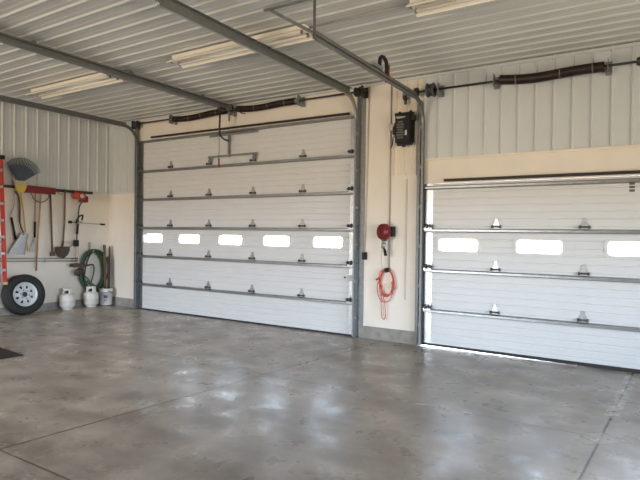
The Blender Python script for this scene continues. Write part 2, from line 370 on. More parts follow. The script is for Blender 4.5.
def sectional_door(name, x0, x1, nsec, win_x, hinge_x, gap, clip):
    root = thing(name, ((x0 + x1) / 2, 0, 0), None, None, kind='structure')
    for k in range(nsec):
        za, zb = k * S + (gap + 0.012 if k == 0 else 0.0), (k + 1) * S + (0.03 if k == nsec - 1 and nsec == 4 else 0.0)
        mb = MB()
        if k == 2:
            h0, h1 = 1.452, 1.648
            strip(mb, x0, x1, za, h0, k * S); strip(mb, x0, x1, h1, zb, k * S)
            e = [x0] + [q for c in win_x for q in (c - 0.305, c + 0.305)] + [x1]
            for q in range(0, len(e), 2): strip(mb, e[q], e[q + 1], h0, h1, k * S)
        else: strip(mb, x0, x1, za, zb, k * S)
        mb.build('panel', M['door'], root)
        # end stiles
        for s_, xa, xb in ((0, x0 + 0.0, x0 + 0.19), (1, x1 - 0.19, x1)):
            if xa < clip: MB().box((xa, -0.004, za), (xb, 0.0, zb)).build('end_stile', M['galv'], root)
        # strut near the top of the section
        zt = (k + 1) * S - 0.065 if k < nsec - 1 else nsec * S - 0.03
        prof = [(-0.03, 0), (-0.027, -0.005), (-0.014, -0.045), (0.014, -0.045), (0.027, -0.005), (0.03, 0)]
        MB().prism(prof, (x0 + 0.02, -0.004, zt), (0, 0, 1), (0, 1, 0), (x1 - x0 - 0.04, 0, 0)).build('strut', M['strut'], root)
        if k == nsec - 1: continue
        zs = (k + 1) * S
        for hx in hinge_x:
            if hx > clip: continue
            h = MB()
            h.prism([(-0.045, -0.03), (0.045, -0.03), (0.045, 0.03), (0.026, 0.075), (0.022, 0.105), (0.012, 0.118), (-0.012, 0.118), (-0.022, 0.105), (-0.026, 0.075), (-0.045, 0.03)], (hx, -0.001, zs), (1, 0, 0), (0, 0, 1), (0, -0.008, 0))
            hg = h.build('hinge', M['hinge'], root)
            MB().tube([(hx - 0.07, -0.022, zs - 0.005), (hx + 0.07, -0.022, zs - 0.005)], 0.013).tube([(hx - 0.066, -0.022, zs - 0.005), (hx - 0.048, -0.022, zs - 0.005)], 0.023).tube([(hx + 0.048, -0.022, zs - 0.005), (hx + 0.066, -0.022, zs - 0.005)], 0.023).build('hinge_pin', M['pin'], hg)
        for sgn, hx in ((-1, x0 + 0.12), (1, x1 - 0.12)):
            if hx > clip: continue
            h = MB()
            for dx in (-0.045, 0.045):
                h.prism([(-0.03, 0.0), (0.03, 0.0), (0.014, 0.075), (-0.014, 0.075)], (hx + dx, -0.005, zs), (1, 0, 0), (0, 0, 1), (0, -0.006, 0))
            h.box((hx - 0.075, -0.062, zs - 0.05), (hx + 0.075, -0.056, zs))
            hg = h.build('roller_hinge', M['galv'], root)
            r = MB().tube([(hx - sgn * 0.09, -0.075, zs), (hx + sgn * 0.13, -0.075, zs)], 0.009)
            for dx in (-0.055, 0.0, 0.055): r.tube([(hx + dx - 0.012, -0.075, zs), (hx + dx + 0.012, -0.075, zs)], 0.028 if dx else 0.036)
            r.build('roller_stem', M['pin'], hg)
    for c in win_x:
        if c - 0.3 > clip: continue
        fr = MB().ring(rrect(0.665, 0.245, 0.06), rrect(0.585, 0.178, 0.045), (c, -0.010, 1.55), (1, 0, 0), (0, 0, 1), (0, 0.064, 0)).build('window_frame', M['door'], root)
        MB().prism(rrect(0.60, 0.19, 0.05), (c, 0.018, 1.55), (1, 0, 0), (0, 0, 1), (0, 0.006, 0)).build('window_pane', M['glass'], fr)
    return root
door1 = sectional_door('door_1', D1[0], D1[1], 6, (1.515, 2.595, 3.70, 4.80, 5.89), (2.05, 3.14, 4.25, 5.37), 0.0, 99)
door2 = sectional_door('door_2', D2[0], D2[1], 4, (8.14, 9.26, 10.385, 11.51, 12.635), (8.69, 9.82, 10.945, 12.07), 0.019, 99)
MB().box((D1[0], 0.0, 0.0), (D1[1], 0.05, 0.022)).box((D1[0], -0.02, 0.0), (D1[1], 0.0, 0.028)).build('bottom_seal', M['seal'], door1)
MB().prism([(D2[0], 0.018), (10.1, 0.001), (D2[1], 0.001), (D2[1], 0.05), (D2[0], 0.05)], (0, -0.012, 0), (1, 0, 0), (0, 0, 1), (0, 0.05, 0)).build('bottom_seal', M['seal'], door2)
MB().bar((1.48, -0.05, 3.70), (6.30, -0.05, 3.68), 0.03, 0.035).build('top_seal', M['seal'], door1)
MB().bar((7.93, -0.05, 2.51), (13.0, -0.05, 2.51), 0.03, 0.04).build('top_seal', M['seal'], door2)
# lock plate near the right edge of the big door, pull handles and the little sticker of the smaller one
lk = MB().box((6.28, -0.012, 0.91), (6.37, -0.004, 1.01)).build('lock', M['palelabel'], door1)
MB().lathe([(0.0, 0), (0.014, 0), (0.014, 0.02), (0, 0.02)], (6.24, 0.0, 0.97), (0, -1, 0), 12).build('lock_knob', M['black'], lk)
MB().box((8.02, -0.02, 1.765), (8.10, 0.0, 1.79)).build('pull_handle', M['darksteel'], door2)
for k in range(3): MB().box((10.315, -0.002, 2.372 - 0.043 * k - 0.014), (10.375, 0.0, 2.372 - 0.043 * k + 0.014)).build('sticker_line', M['greylabel'], door2)
# top bracket that ties the opener arm to the big door
tb = MB()
tb.box((3.645, -0.045, 3.14), (3.685, -0.012, 3.58)); tb.box((3.17, -0.05, 3.555), (4.38, -0.03, 3.59)); tb.box((3.16, -0.075, 3.145), (4.37, -0.055, 3.18))
tb.box((3.18, -0.075, 3.06), (3.235, -0.05, 3.15)); tb.box((4.29, -0.075, 3.06), (4.345, -0.05, 3.15))
tb.build('arm_bracket', M['galvdark'], door1)

# ------------------------------------------------------------------ tracks
C_PROF = [(-0.03, 0), (-0.03, 0.034), (-0.012, 0.034), (-0.012, 0.030), (-0.026, 0.030), (-0.026, 0.004), (0.026, 0.004), (0.026, 0.030), (0.012, 0.030), (0.012, 0.034), (0.03, 0.034), (0.03, 0)]
def track(label, x, side, ztrk, yend, hang, rad=0.36, xa=(0, 0.1), hm='track'):
    """side +1: channel opens to +x"""
    root = thing('door_track', (x, -0.08, 0), label, 'garage door track', 'overhead door tracks')
    yv = -0.075; prof = [(a, side * b) for a, b in C_PROF]
    if side < 0: prof = prof[::-1]
    zc = ztrk - rad
    MB().sweep(prof, [(yv, 0.02), (yv, zc)], x).build('vertical_track', M['galvdark'], root)
    cv = [(yv - rad + rad * math.cos(t), zc + rad * math.sin(t)) for t in [PI / 2 * k / 14 for k in range(15)]]
    MB().sweep(prof, cv, x).build('curved_track', M[hm], root)
    MB().sweep(prof, [(yv - rad, ztrk), (yend, ztrk)], x).build('horizontal_track', M[hm], root)
    # stiffening angle along the horizontal run
    a = MB().box((x - side * 0.006, yend, ztrk - 0.03), (x, -0.35, ztrk + 0.075)).box((x - side * 0.05, yend, ztrk + 0.07), (x, -0.35, ztrk + 0.075))
    a.build('stiffening_angle', M['track'], root)
    # wall angle
    w = MB().box((x + min(xa) * 1.0, -0.013, 0.0), (x + max(xa), -0.008, ztrk + 0.02))
    xo = x + (min(xa) if abs(min(xa)) < abs(max(xa)) else max(xa))
    w.box((xo - 0.003, -0.11, 0.0), (xo + 0.003, -0.013, ztrk + 0.02))
    w.build('wall_angle', M['galvdark'], root)
    for z in [0.3 + 0.6 * k for k in range(int((zc - 0.2) / 0.6) + 1)]:
        MB().box((xo - 0.02, -0.10, z), (xo + 0.02, -0.05, z + 0.05)).build('track_bracket', M['galvdark'], root)
    for (p, q) in hang: MB().bar(p, q, 0.035, 0.006, (0, 1, 0)).bar(p, q, 0.006, 0.035, (0, 1, 0)).build('hanger_strap', M['track'], root)
    return root
track('galvanised track at the left edge of the six-section door, running along the left wall', 1.06, 1, 3.925, -4.6, [((1.04, -4.55, 3.93), (1.04, -4.55, 4.13))], xa=(-0.02, -0.13))
track('long galvanised track from the right edge of the six-section door, beside the opener rail', 6.468, -1, 3.925, -4.17, [((6.465, -4.12, 3.93), (6.335, -3.95, 4.125)), ((6.465, -4.12, 3.93), (6.585, -4.28, 4.125)), ((6.465, -4.12, 3.93), (6.185, -4.15, 4.125))], xa=(0.015, 0.125), hm='ltrack')
track('galvanised track at the left edge of the four-section door, with a hook over it', 7.585, 1, 3.72, -3.1, [((7.555, -3.07, 3.72), (7.555, -3.07, 4.125)), ((7.55, -3.04, 3.78), (7.00, -3.13, 4.12))], xa=(-0.02, -0.10))
MB().box((6.95, -3.16, 4.105), (7.75, -3.12, 4.122)).build('ceiling_angle', M['track'], [o for o in COL.objects if o.name == 'door_track.002'][0])

# ------------------------------------------------------------------ torsion springs
def coil(mb, x0, x1, z0, z1, y, r, sag):
    n = int((x1 - x0) / 0.011); pts = []; R = []
    for i in range(n * 2 + 1):
        t = i / (n * 2); pts.append((x0 + (x1 - x0) * t, y, z0 + (z1 - z0) * t - sag * math.sin(PI * t) - 0.5 * sag * math.sin(2 * PI * t)))
        R.append(r if i % 2 else r * 0.88)
    return mb.tube(pts, R, 12)
def stripes(mb, x0, x1, z0, z1, y, r, sag, ts):
    for t in ts:
        x = x0 + (x1 - x0) * t; z = z0 + (z1 - z0) * t - sag * math.sin(PI * t) - 0.5 * sag * math.sin(2 * PI * t)
        mb.tube([(x - 0.008, y, z), (x + 0.008, y, z)], r * 1.03, 12)
    return mb
def brk(mb, x, z, y=-0.15):
    mb.prism([(-0.06, -0.09), (0.06, -0.09), (0.06, 0.05), (0.035, 0.09), (-0.035, 0.09), (-0.06, 0.05)], (x, y, z), (0, 1, 0), (0, 0, 1), (0.006, 0, 0))
    mb.box((x - 0.03, -0.034, z - 0.09), (x + 0.04, -0.02, z + 0.08)); mb.box((x, y, z - 0.03), (x + 0.006, -0.022, z + 0.03))
def drum(mb, x, z, r, w, y=-0.15):
    prof = [(0.02, 0)] + [(r, 0), (r, 0.01)]
    for k in range(6): prof += [(r * 0.86, 0.012 + (w - 0.024) * k / 6), (r * 0.8, 0.012 + (w - 0.024) * (k + 0.5) / 6)]
    prof += [(r, w - 0.01), (r, w), (0.02, w)]
    mb.lathe(prof, (x, y, z), (1, 0, 0), 24)
t = thing('torsion_spring_shaft', (3.8, -0.15, 4.0), 'dark torsion spring shaft with two springs above the six-section door', 'garage door spring', 'torsion shafts over the doors')
MB().tube([(1.02, -0.15, 4.0), (6.66, -0.15, 3.985)], 0.0155, 10).build('shaft', M['darksteel'], t)
for x0, x1, z0, z1 in ((2.27, 3.70, 3.985, 4.0), (3.97, 5.30, 4.0, 3.985)):
    s_ = coil(MB(), x0, x1, z0, z1, -0.15, 0.058, 0.022).build('spring', M['spring'], t)
    for q in (0.32, 0.55, 0.83): stripes(MB(), x0, x1, z0, z1, -0.15, 0.058, 0.022, (q,)).build('paint_mark', M['mark'], s_)
    c = MB(); xx = x0 if x0 < 3 else x1; c.tube([(xx - 0.05, -0.15, 3.985), (xx + 0.05, -0.15, 3.985)], 0.05, 12); c.tube([(xx - 0.03, -0.15, 3.94), (xx - 0.03, -0.15, 4.05)], 0.012)
    c.build('winding_cone', M['galvdark'], t)
for x in (2.2, 5.36):
    b = MB(); brk(b, x, 3.99); b.build('bearing_bracket', M['galvdark'], t)
b = MB(); brk(b, 3.80, 3.99); b.box((3.79, -0.2, 3.78), (3.815, -0.17, 3.92)); b.build('centre_bracket', M['galvdark'], t)
for x in (1.04, 6.59):
    b = MB(); brk(b, x, 3.987); b.build('end_bearing', M['darksteel'], t)
b = MB(); drum(b, 1.09, 3.99, 0.075, 0.09); b.build('cable_drum', M['darksteel'], t)
b = MB(); drum(b, 6.47, 3.985, 0.075, 0.09); b.build('cable_drum', M['darksteel'], t)
MB().tube(smoothpath([(4.02, -0.2, 3.97), (4.12, -0.22, 3.90), (4.22, -0.22, 3.87)]), 0.012, 6).build('winding_pin', M['darksteel'], t)

t = thing('torsion_spring_shaft', (10.4, -0.15, 3.85), 'dark torsion spring shaft across the siding above the four-section door', 'garage door spring', 'torsion shafts over the doors')
MB().tube([(7.40, -0.15, 3.85), (13.4, -0.15, 3.85)], 0.0155, 10).build('shaft', M['darksteel'], t)
s_ = coil(MB(), 8.74, 10.02, 3.862, 3.845, -0.15, 0.068, 0.026).build('spring', M['spring'], t)
for q in (0.17, 0.6, 0.9): stripes(MB(), 8.74, 10.02, 3.862, 3.845, -0.15, 0.068, 0.026, (q,)).build('paint_mark', M['mark'], s_)
coil(MB(), 10.8, 12.0, 3.845, 3.85, -0.15, 0.068, 0.026).build('spring', M['spring'], t)
b = MB(); brk(b, 8.66, 3.86); b.build('bearing_bracket', M['galvdark'], t)
b = MB(); brk(b, 10.06, 3.85); b.build('bearing_bracket', M['galvdark'], t)
b = MB(); brk(b, 7.86, 3.85); b.build('bearing_bracket', M['galvdark'], t)
b = MB(); drum(b, 7.69, 3.85, 0.105, 0.10); b.build('cable_drum', M['pin'], t)
b = MB(); b.lathe([(0.015, -0.05), (0.045, -0.05), (0.055, -0.02), (0.055, 0.02), (0.045, 0.05), (0.015, 0.05)], (10.42, -0.15, 3.85), (1, 0, 0), 16); b.build('coupler', M['darksteel'], t)
b = MB(); b.tube([(7.49, -0.15, 3.85), (7.54, -0.15, 3.85)], 0.065, 16); b.build('collar', M['darksteel'], t)

# ------------------------------------------------------------------ trolley opener of the big door
t = thing('trolley_opener', (3.8, -5.3, 4.0), 'dark trolley opener rail hung under the ceiling above the six-section door', 'garage door opener')
r = MB(); r.box((3.77, -5.0, 4.00), (3.84, -0.16, 4.09)); r.box((3.745, -5.0, 3.988), (3.865, -0.16, 4.0)); r.build('rail', M['track'], t)
for xc in (3.75, 3.862): MB().tube([(xc, -5.0, 4.05), (xc, -0.3, 4.05)], 0.008, 6).build('chain', M['darksteel'], t)
hd = MB().box((3.62, -5.5, 3.86), (3.98, -5.0, 4.07)).build('motor_head', M['black'], t, bevel=0.02)
for y in (-0.9, -2.4, -3.9): MB().box((3.765, y - 0.02, 4.088), (3.84, y + 0.02, 4.118)).build('hanger', M['track'], t)
MB().box((3.76, -0.46, 3.945), (3.845, -0.32, 3.99)).build('trolley', M['darksteel'], t)
MB().tube([(3.78, -0.15, 4.04), (3.82, -0.15, 4.04)], 0.07, 14).build('end_pulley', M['black'], t)
MB().tube(smoothpath([(3.74, -0.37, 4.0), (3.74, -0.37, 3.80), (3.735, -0.37, 3.62), (3.72, -0.33, 3.51), (3.70, -0.22, 3.455), (3.68, -0.06, 3.44)]), 0.017, 8).build('arm', M['darksteel'], t)
MB().tube([(3.76, -0.40, 3.98), (3.755, -0.40, 3.06)], 0.005, 6).build('release_cord', M['spring'], t)
MB().tube([(3.755, -0.40, 3.06), (3.755, -0.40, 2.90)], 0.014, 8).build('release_handle', M['red'], t)

# ------------------------------------------------------------------ wall opener of the smaller door
t = thing('wall_opener', (7.32, 0, 3.12), 'black wall-mounted opener unit with grey label on the pillar between the doors', 'garage door opener')
MB().box((7.175, -0.17, 3.14), (7.42, -0.04, 3.57)).build('housing', M['black'], t, bevel=0.012)
for nm, p, q in (('end_cover', (7.16, -0.15, 3.565), (7.44, -0.06, 3.60)), ('end_cover', (7.20, -0.14, 3.10), (7.42, -0.07, 3.145)), ('side_lug', (7.415, -0.14, 3.47), (7.475, -0.06, 3.56)), ('side_lug', (7.41, -0.12, 3.12), (7.44, -0.08, 3.17)),
                 ('top_lug', (7.22, -0.14, 3.60), (7.25, -0.1, 3.62)), ('top_lug', (7.40, -0.14, 3.60), (7.43, -0.1, 3.62)), ('shaft_lug', (7.28, -0.13, 3.075), (7.33, -0.09, 3.10))):
    MB().box(p, q).build(nm, M['black'], t)
MB().box((7.15, -0.04, 3.15), (7.43, 0, 3.58)).build('mounting_plate', M['darksteel'], t)
for q in range(7):
    z = 3.215 + 0.04 * q; wd = (0.05, 0.062, 0.058, 0.045, 0.06, 0.058, 0.04)[q]
    MB().box((7.265 - wd, -0.1715, z - 0.014), (7.265 + wd, -0.17, z + 0.014)).build('label_line', M['greylabel'], t)
MB().box((7.345, -0.1727, 3.245), (7.375, -0.171, 3.32)).build('barcode_sticker', M['palelabel'], t)
MB().prism([(-0.075, -0.014), (-0.02, -0.02), (0.07, -0.006), (0.075, 0.008), (0.0, 0.012), (-0.075, 0.018)], (7.275, -0.1712, 3.525), (1, 0, 0), (0, 0, 1), (0, -0.0015, 0)).build('wordmark', M['pole'], t)
MB().box((7.045, -0.10, 3.345), (7.13, -0.0, 3.46)).build('junction_box', M['pole'], t)
MB().tube(smoothpath([(7.16, -0.1, 3.28), (7.12, -0.1, 3.22), (7.10, -0.08, 3.14), (7.06, -0.05, 3.09)]), 0.009, 6).build('cable', M['darksteel'], t)
MB().box((7.125, -0.14, 3.28), (7.175, -0.05, 3.40)).build('connector', M['black'], t)

t.location.z -= 0.03

t = thing('release_pulley', (7.2, -0.1, 3.78), 'small grey pulley bracket on the pillar above the black opener unit', 'pulley')
MB().box((7.26, -0.09, 3.80), (7.36, 0.0, 3.90)).build('bracket', M['galvdark'], t)
MB().tube([(7.29, -0.1, 3.80), (7.33, -0.1, 3.80)], 0.045, 14).box((7.30, -0.11, 3.70), (7.33, -0.08, 3.80)).build('wheel', M['darksteel'], t)

# hook over the track
t = thing('padded_hook', (7.57, -1.32, 3.68), 'black and orange padded hook hung over the track of the four-section door', 'hook')
U = [(7.57, -1.545, 3.83), (7.57, -1.54, 3.90)] + [(7.57, -1.44 + 0.10 * math.cos(a), 3.925 + 0.07 * math.sin(a)) for a in [PI - PI * k / 10 for k in range(11)]] + [(7.57, -1.335, 3.88), (7.57, -1.33, 3.70)]
MB().tube(U, 0.025, 10).build('tube_hook', M['black'], t)
MB().tube([(7.59, -1.315, 3.92), (7.592, -1.308, 3.71)], 0.015, 8).build('orange_strip', M['orange'], t)
MB().box((7.55, -1.78, 3.80), (7.60, -1.50, 3.845)).build('clamp', M['galv'], t)

# ------------------------------------------------------------------ ceiling lights
def ceiling_light(x0, x1, label, group):
    y = -2.565; t = thing('ceiling_light', ((x0 + x1) / 2, y, 4.0), label, 'ceiling light', group)
    MB().box((x0, y - 0.05, 4.06), (x1, y + 0.05, 4.118)).build('housing', M['enamel'], t)
    r = MB()
    r.prism([(-0.143, 4.005), (-0.146, 4.0), (-0.06, 4.057), (-0.014, 4.057), (0, 4.03), (0.014, 4.057), (0.06, 4.057), (0.146, 4.0), (0.143, 4.005), (0.06, 4.063), (-0.06, 4.063)], (x0, y, 0), (0, 1, 0), (0, 0, 1), (x1 - x0, 0, 0))
    for s in (-1, 1): r.box((x0, y + s * 0.141, 3.992), (x1, y + s * 0.146, 4.006))
    r.build('reflector', M['enamel'], t)
    for s in (-1, 1):
        MB().tube([(x0 + 0.035, y + s * 0.066, 4.024), (x1 - 0.035, y + s * 0.066, 4.024)], 0.019, 10).build('fluorescent_tube', M['tube'], t)
        for xe in (x0 + 0.012, x1 - 0.035):
            MB().box((xe, y + s * 0.066 - 0.014, 4.002), (xe + 0.022, y + s * 0.066 + 0.014, 4.05)).build('lamp_holder', M['socket'], t)
    return t
ceiling_light(1.45, 3.64, 'off-white twin-tube ceiling light nearest the left wall, beyond the opener rail', 'strip lights on the ceiling')
ceiling_light(4.93, 7.12, 'off-white twin-tube ceiling light crossed by the long middle track', 'strip lights on the ceiling')
ceiling_light(8.42, 10.61, 'off-white twin-tube ceiling light at the top edge, right of the hook', 'strip lights on the ceiling')
tag(MB().tube([(3.64, -2.50, 4.11), (4.93, -2.50, 4.11)], 0.011, 8).build('conduit', M['conduit']), 'thin grey conduit along the ceiling joining the first two strip lights', 'conduit', 'wiring conduits')
tag(MB().tube([(7.12, -2.50, 4.11), (8.42, -2.50, 4.11)], 0.011, 8).build('conduit', M['conduit']), 'thin grey conduit along the ceiling right of the crossed strip light', 'conduit', 'wiring conduits')

# ------------------------------------------------------------------ pillar between the doors
tag(MB().tube([(7.04, -0.016, HC - 0.06), (7.04, -0.016, 1.16)], 0.010, 8).build('conduit', M['conduit']), 'vertical grey conduit down the pillar behind the red reel', 'conduit', 'wiring conduits')
tag(MB().box((7.305, -0.014, 0.68), (7.33, 0, 2.56)).build('conduit', M['whiteconduit']), 'flat cream wiring strip low on the pillar right of the orange cord', 'conduit', 'wiring conduits')
t = thing('door_switch', (6.6, 0, 1.3), 'small black door switch on a grey conduit beside the six-section door', 'switch')
MB().tube([(6.655, -0.014, HC - 0.06), (6.61, -0.014, 1.40)], 0.010, 8).build('conduit_drop', M['whiteconduit'], t)
MB().box((6.575, -0.055, 1.28), (6.645, 0, 1.40)).build('switch_box', M['black'], t, bevel=0.006)

t = thing('cord_reel', (7.03, -0.2, 1.62), 'red round retractable reel on a black bracket on the pillar', 'reel')
ax = Vector((-0.45, -0.89, 0.0)).normalized()
c0 = Vector((7.03, -0.10, 1.735))
MB().lathe([(0.0, 0.0), (0.112, 0.0), (0.126, 0.015), (0.13, 0.04), (0.13, 0.075), (0.124, 0.10), (0.105, 0.116), (0.05, 0.124), (0.0, 0.125)], c0, ax, 32).build('drum_housing', M['red'], t)
MB().box((7.08, -0.13, 1.66), (7.14, -0.0, 1.82)).build('bracket', M['black'], t, bevel=0.01)
MB().lathe([(0, 0), (0.02, 0), (0.02, 0.01), (0, 0.01)], c0 + ax * 0.124, ax, 14).build('centre_cap', M['red'], t)
MB().box((6.985, -0.19, 1.585), (7.045, -0.13, 1.645)).build('cable_guide', M['darksteel'], t)
MB().tube([(7.015, -0.16, 1.60), (7.01, -0.16, 1.56)], 0.02, 8).tube([(7.01, -0.16, 1.57), (7.005, -0.16, 1.48)], 0.034, 10).build('plug_connector', M['alu'], t)
MB().tube(smoothpath([(7.01, -0.16, 1.50), (7.03, -0.155, 1.44), (7.045, -0.15, 1.36)]), [0.02] * 8 + [0.026] * 9, 8).build('handle', M['black'], t)
MB().tube(smoothpath([(6.985, -0.15, 1.52), (6.965, -0.13, 1.40), (6.95, -0.1, 1.22), (6.97, -0.07, 1.12)]), 0.007, 6).build('lead', M['whiteconduit'], t)

t = thing('extension_cord', (7.0, -0.05, 0.35), 'orange extension cord coiled on a hook below the red reel', 'cord')
TURNS = ((7.02, 0.94, 0.125, 0.21), (7.01, 0.93, 0.112, 0.19), (7.03, 0.945, 0.13, 0.205), (7.005, 0.92, 0.12, 0.235))
def winding(turns, n, f):
    P = []
    for i in range(len(turns) - 1):
        for k in range(n):
            q = k / n; w_ = [a + (c - a) * q for a, c in zip(turns[i], turns[i + 1])]; P.append(f(i + q, 2 * PI * q, *w_))
    return P
P = winding(TURNS + (TURNS[0],), 32, lambda q, th, cx, cz, a, b: (cx + a * math.sin(th) + 0.012 * math.sin(2.5 * th + q * 1.3), -0.045 - 0.022 * math.sin(q * 2.6 + 1.0), cz + b * math.cos(th)))
MB().tube(P, 0.0068, 6).build('coil', M['cord'], t)
MB().tube(smoothpath([(6.95, -0.05, 1.12), (6.885, -0.05, 0.98), (6.86, -0.05, 0.80), (6.91, -0.05, 0.66), (7.0, -0.05, 0.62), (7.09, -0.05, 0.68), (7.13, -0.05, 0.83), (7.10, -0.05, 0.95)]), 0.0068, 6).build('loose_loop', M['cord'], t)
MB().tube(smoothpath([(6.95, -0.055, 0.90), (6.93, -0.055, 0.66), (6.945, -0.055, 0.40), (6.98, -0.055, 0.35), (7.01, -0.055, 0.40), (6.995, -0.055, 0.60), (6.95, -0.055, 0.80)]), 0.0068, 6).build('loose_loop', M['cord'], t)
MB().tube([(6.90, -0.06, 1.0), (6.84, -0.06, 0.97)], 0.016, 8).build('plug', M['orange'], t)
MB().tube([(7.13, -0.07, 0.92), (7.16, -0.07, 0.84)], 0.018, 8).build('socket', M['cord'], t)
t = thing('cord_hook', (7.03, 0, 1.12), 'small black wall hook holding the orange extension cord', 'hook')
MB().tube([(7.03, 0.0, 1.13), (7.03, -0.085, 1.13)], 0.036, 12).build('hook_body', M['black'], t)
MB().tube(smoothpath([(7.03, -0.08, 1.12), (7.03, -0.1, 1.10), (7.03, -0.1, 1.16)]), 0.012, 8).build('hook_tip', M['black'], t)

# ------------------------------------------------------------------ left wall: tools on a rail
RZ = 2.50
tag(MB().box((0.0, -3.6, RZ), (0.045, -0.43, RZ + 0.055)).build('tool_rail', M['darksteel']), 'long black tool rail on the left wall under the siding', 'rail')
def peg(mb, y, z=RZ + 0.02, out=0.12):
    mb.tube(smoothpath([(0.045, y, z), (out, y, z - 0.01), (out + 0.02, y, z + 0.035)], 4), 0.006, 6)

# leaf rake, fan up
t = thing('leaf_rake', (0.12, -2.05, 2.0), 'dark blue fan leaf rake hung head up above the tool rail', 'rake')
h0 = Vector((0.13, -2.085, 2.60)); tines = MB(); web = MB()
def fan(a, r): return (0.13 + 0.03 * (r / 0.45) ** 2, h0.y + math.sin(a) * r, h0.z + math.cos(a) * r)
A0, A1 = -0.60, 0.98
NT = 24
for k in range(NT):
    a = A0 + (A1 - A0) * k / (NT - 1); R = 0.44 + 0.045 * math.sin(k / (NT - 1) * PI) + 0.03 * (k / (NT - 1))
    p = [fan(a, 0.07), fan(a, 0.20), fan(a, 0.34), fan(a, R)]
    p.append((p[-1][0] - 0.035, p[-1][1], p[-1][2] - 0.005))
    tines.tube(p, [0.009, 0.009, 0.008, 0.0065, 0.005], 5)
tines.build('tines', M['blue'], t)
for (ra, rb, th) in ((0.03, 0.20, 0.010), (0.325, 0.352, 0.014), (0.2, 0.325, 0.006)):
    n = 16; o_ = [fan(A0 + (A1 - A0) * k / n, rb) for k in range(n + 1)]; i_ = [fan(A0 + (A1 - A0) * k / n, ra) for k in range(n + 1)]
    vs = o_ + i_ + [(x + th, y, z) for x, y, z in o_] + [(x + th, y, z) for x, y, z in i_]; m_ = n + 1; fs = []
    for k in range(n):
        fs += [(k, k + 1, m_ + k + 1, m_ + k), (2 * m_ + k + 1, 2 * m_ + k, 3 * m_ + k, 3 * m_ + k + 1), (k + 1, k, 2 * m_ + k, 2 * m_ + k + 1), (m_ + k, m_ + k + 1, 3 * m_ + k + 1, 3 * m_ + k)]
    fs += [(0, m_, 3 * m_, 2 * m_), (n, 2 * m_ + n, 3 * m_ + n, m_ + n)]
    web.add(vs, fs)
web.build('fan_web', M['blue'], t)
MB().prism([(-0.125, 0.10), (0.125, 0.10), (0.115, 0.0), (-0.11, 0.0)], (0.115, -2.075, 2.545), (0, 1, 0), (0, 0, 1), (0.05, 0, 0)).build('neck', M['beige'], t)
MB().prism([(-0.105, 0.0), (0.105, 0.0), (0.08, -0.10), (0.03, -0.13), (-0.03, -0.13), (-0.075, -0.10)], (0.115, -2.075, 2.545), (0, 1, 0), (0, 0, 1), (0.05, 0, 0)).build('socket', M['yellow'], t)
MB().tube([(0.13, -2.07, 2.44), (0.10, -1.99, 2.05), (0.08, -1.89, 1.28)], 0.014, 8).build('handle', M['yellow'], t)

# aluminium scoop shovel
t = thing('scoop_shovel', (0.1, -2.1, 1.2), 'silver scoop shovel with brown handle hung left of the push broom', 'shovel')
MB().tube(smoothpath([(0.09, -2.14, 2.44), (0.09, -2.07, 2.28), (0.09, -2.055, 1.84)]), 0.018, 8).build('handle', M['darkwood'], t)
MB().tube(smoothpath([(0.09, -2.055, 1.84), (0.11, -2.03, 1.72), (0.13, -1.99, 1.60)]), 0.014, 8).build('ferrule', M['darksteel'], t)
bl = MB(); out = [(-2.05, 1.62), (-1.97, 1.66), (-1.90, 1.60), (-1.93, 1.42), (-1.985, 1.20), (-2.28, 1.235), (-2.19, 1.40)]
bl.prism(out, (0.10, 0, 0), (0, 1, 0), (0, 0, 1), (0.012, 0, 0))
bl.bar((0.12, -1.91, 1.60), (0.12, -1.985, 1.20), 0.012, 0.05, (1, 0, 0)); bl.bar((0.12, -2.05, 1.62), (0.12, -2.28, 1.235), 0.012, 0.05, (1, 0, 0)); bl.bar((0.12, -2.05, 1.63), (0.12, -1.90, 1.62), 0.012, 0.06, (1, 0, 0))
bl.build('blade', M['alu'], t)
b = MB(); peg(b, -2.13); b.build('hanging_hook', M['darksteel'], t)

# long handled cutter
t = thing('edging_tool', (0.07, -2.18, 1.5), 'slim metal tool with a black grip hung closest to the red ladder', 'tool')
MB().tube(smoothpath([(0.07, -2.13, 2.44), (0.07, -2.15, 2.17), (0.07, -2.22, 1.98), (0.07, -2.20, 1.90)]), 0.010, 8).build('shaft', M['alu'], t)
MB().tube([(0.07, -2.205, 1.93), (0.07, -2.12, 1.50)], 0.021, 8).build('grip', M['black'], t)

# push broom
t = thing('push_broom', (0.1, -1.67, 0.87), 'push broom with red head up and pale wooden handle down', 'broom')
MB().prism([(-1.97, 2.47), (-1.38, 2.465), (-1.31, 2.50), (-1.36, 2.56), (-1.97, 2.575)], (0.055, 0, 0), (0, 1, 0), (0, 0, 1), (0.09, 0, 0)).build('bristles', M['red'], t)
MB().box((0.046, -1.96, 2.425), (0.15, -1.36, 2.475)).build('block', M['red'], t)
MB().tube([(0.14, -1.665, 2.43), (0.09, -1.69, 1.69), (0.07, -1.71, 0.87)], 0.016, 8).build('handle', M['wood'], t)
MB().tube(smoothpath([(0.15, -1.87, 2.43), (0.15, -1.82, 2.32), (0.14, -1.73, 2.26), (0.135, -1.67, 2.25), (0.14, -1.60, 2.27), (0.15, -1.53, 2.33), (0.15, -1.50, 2.43)]), 0.009, 6).build('brace', M['darksteel'], t)

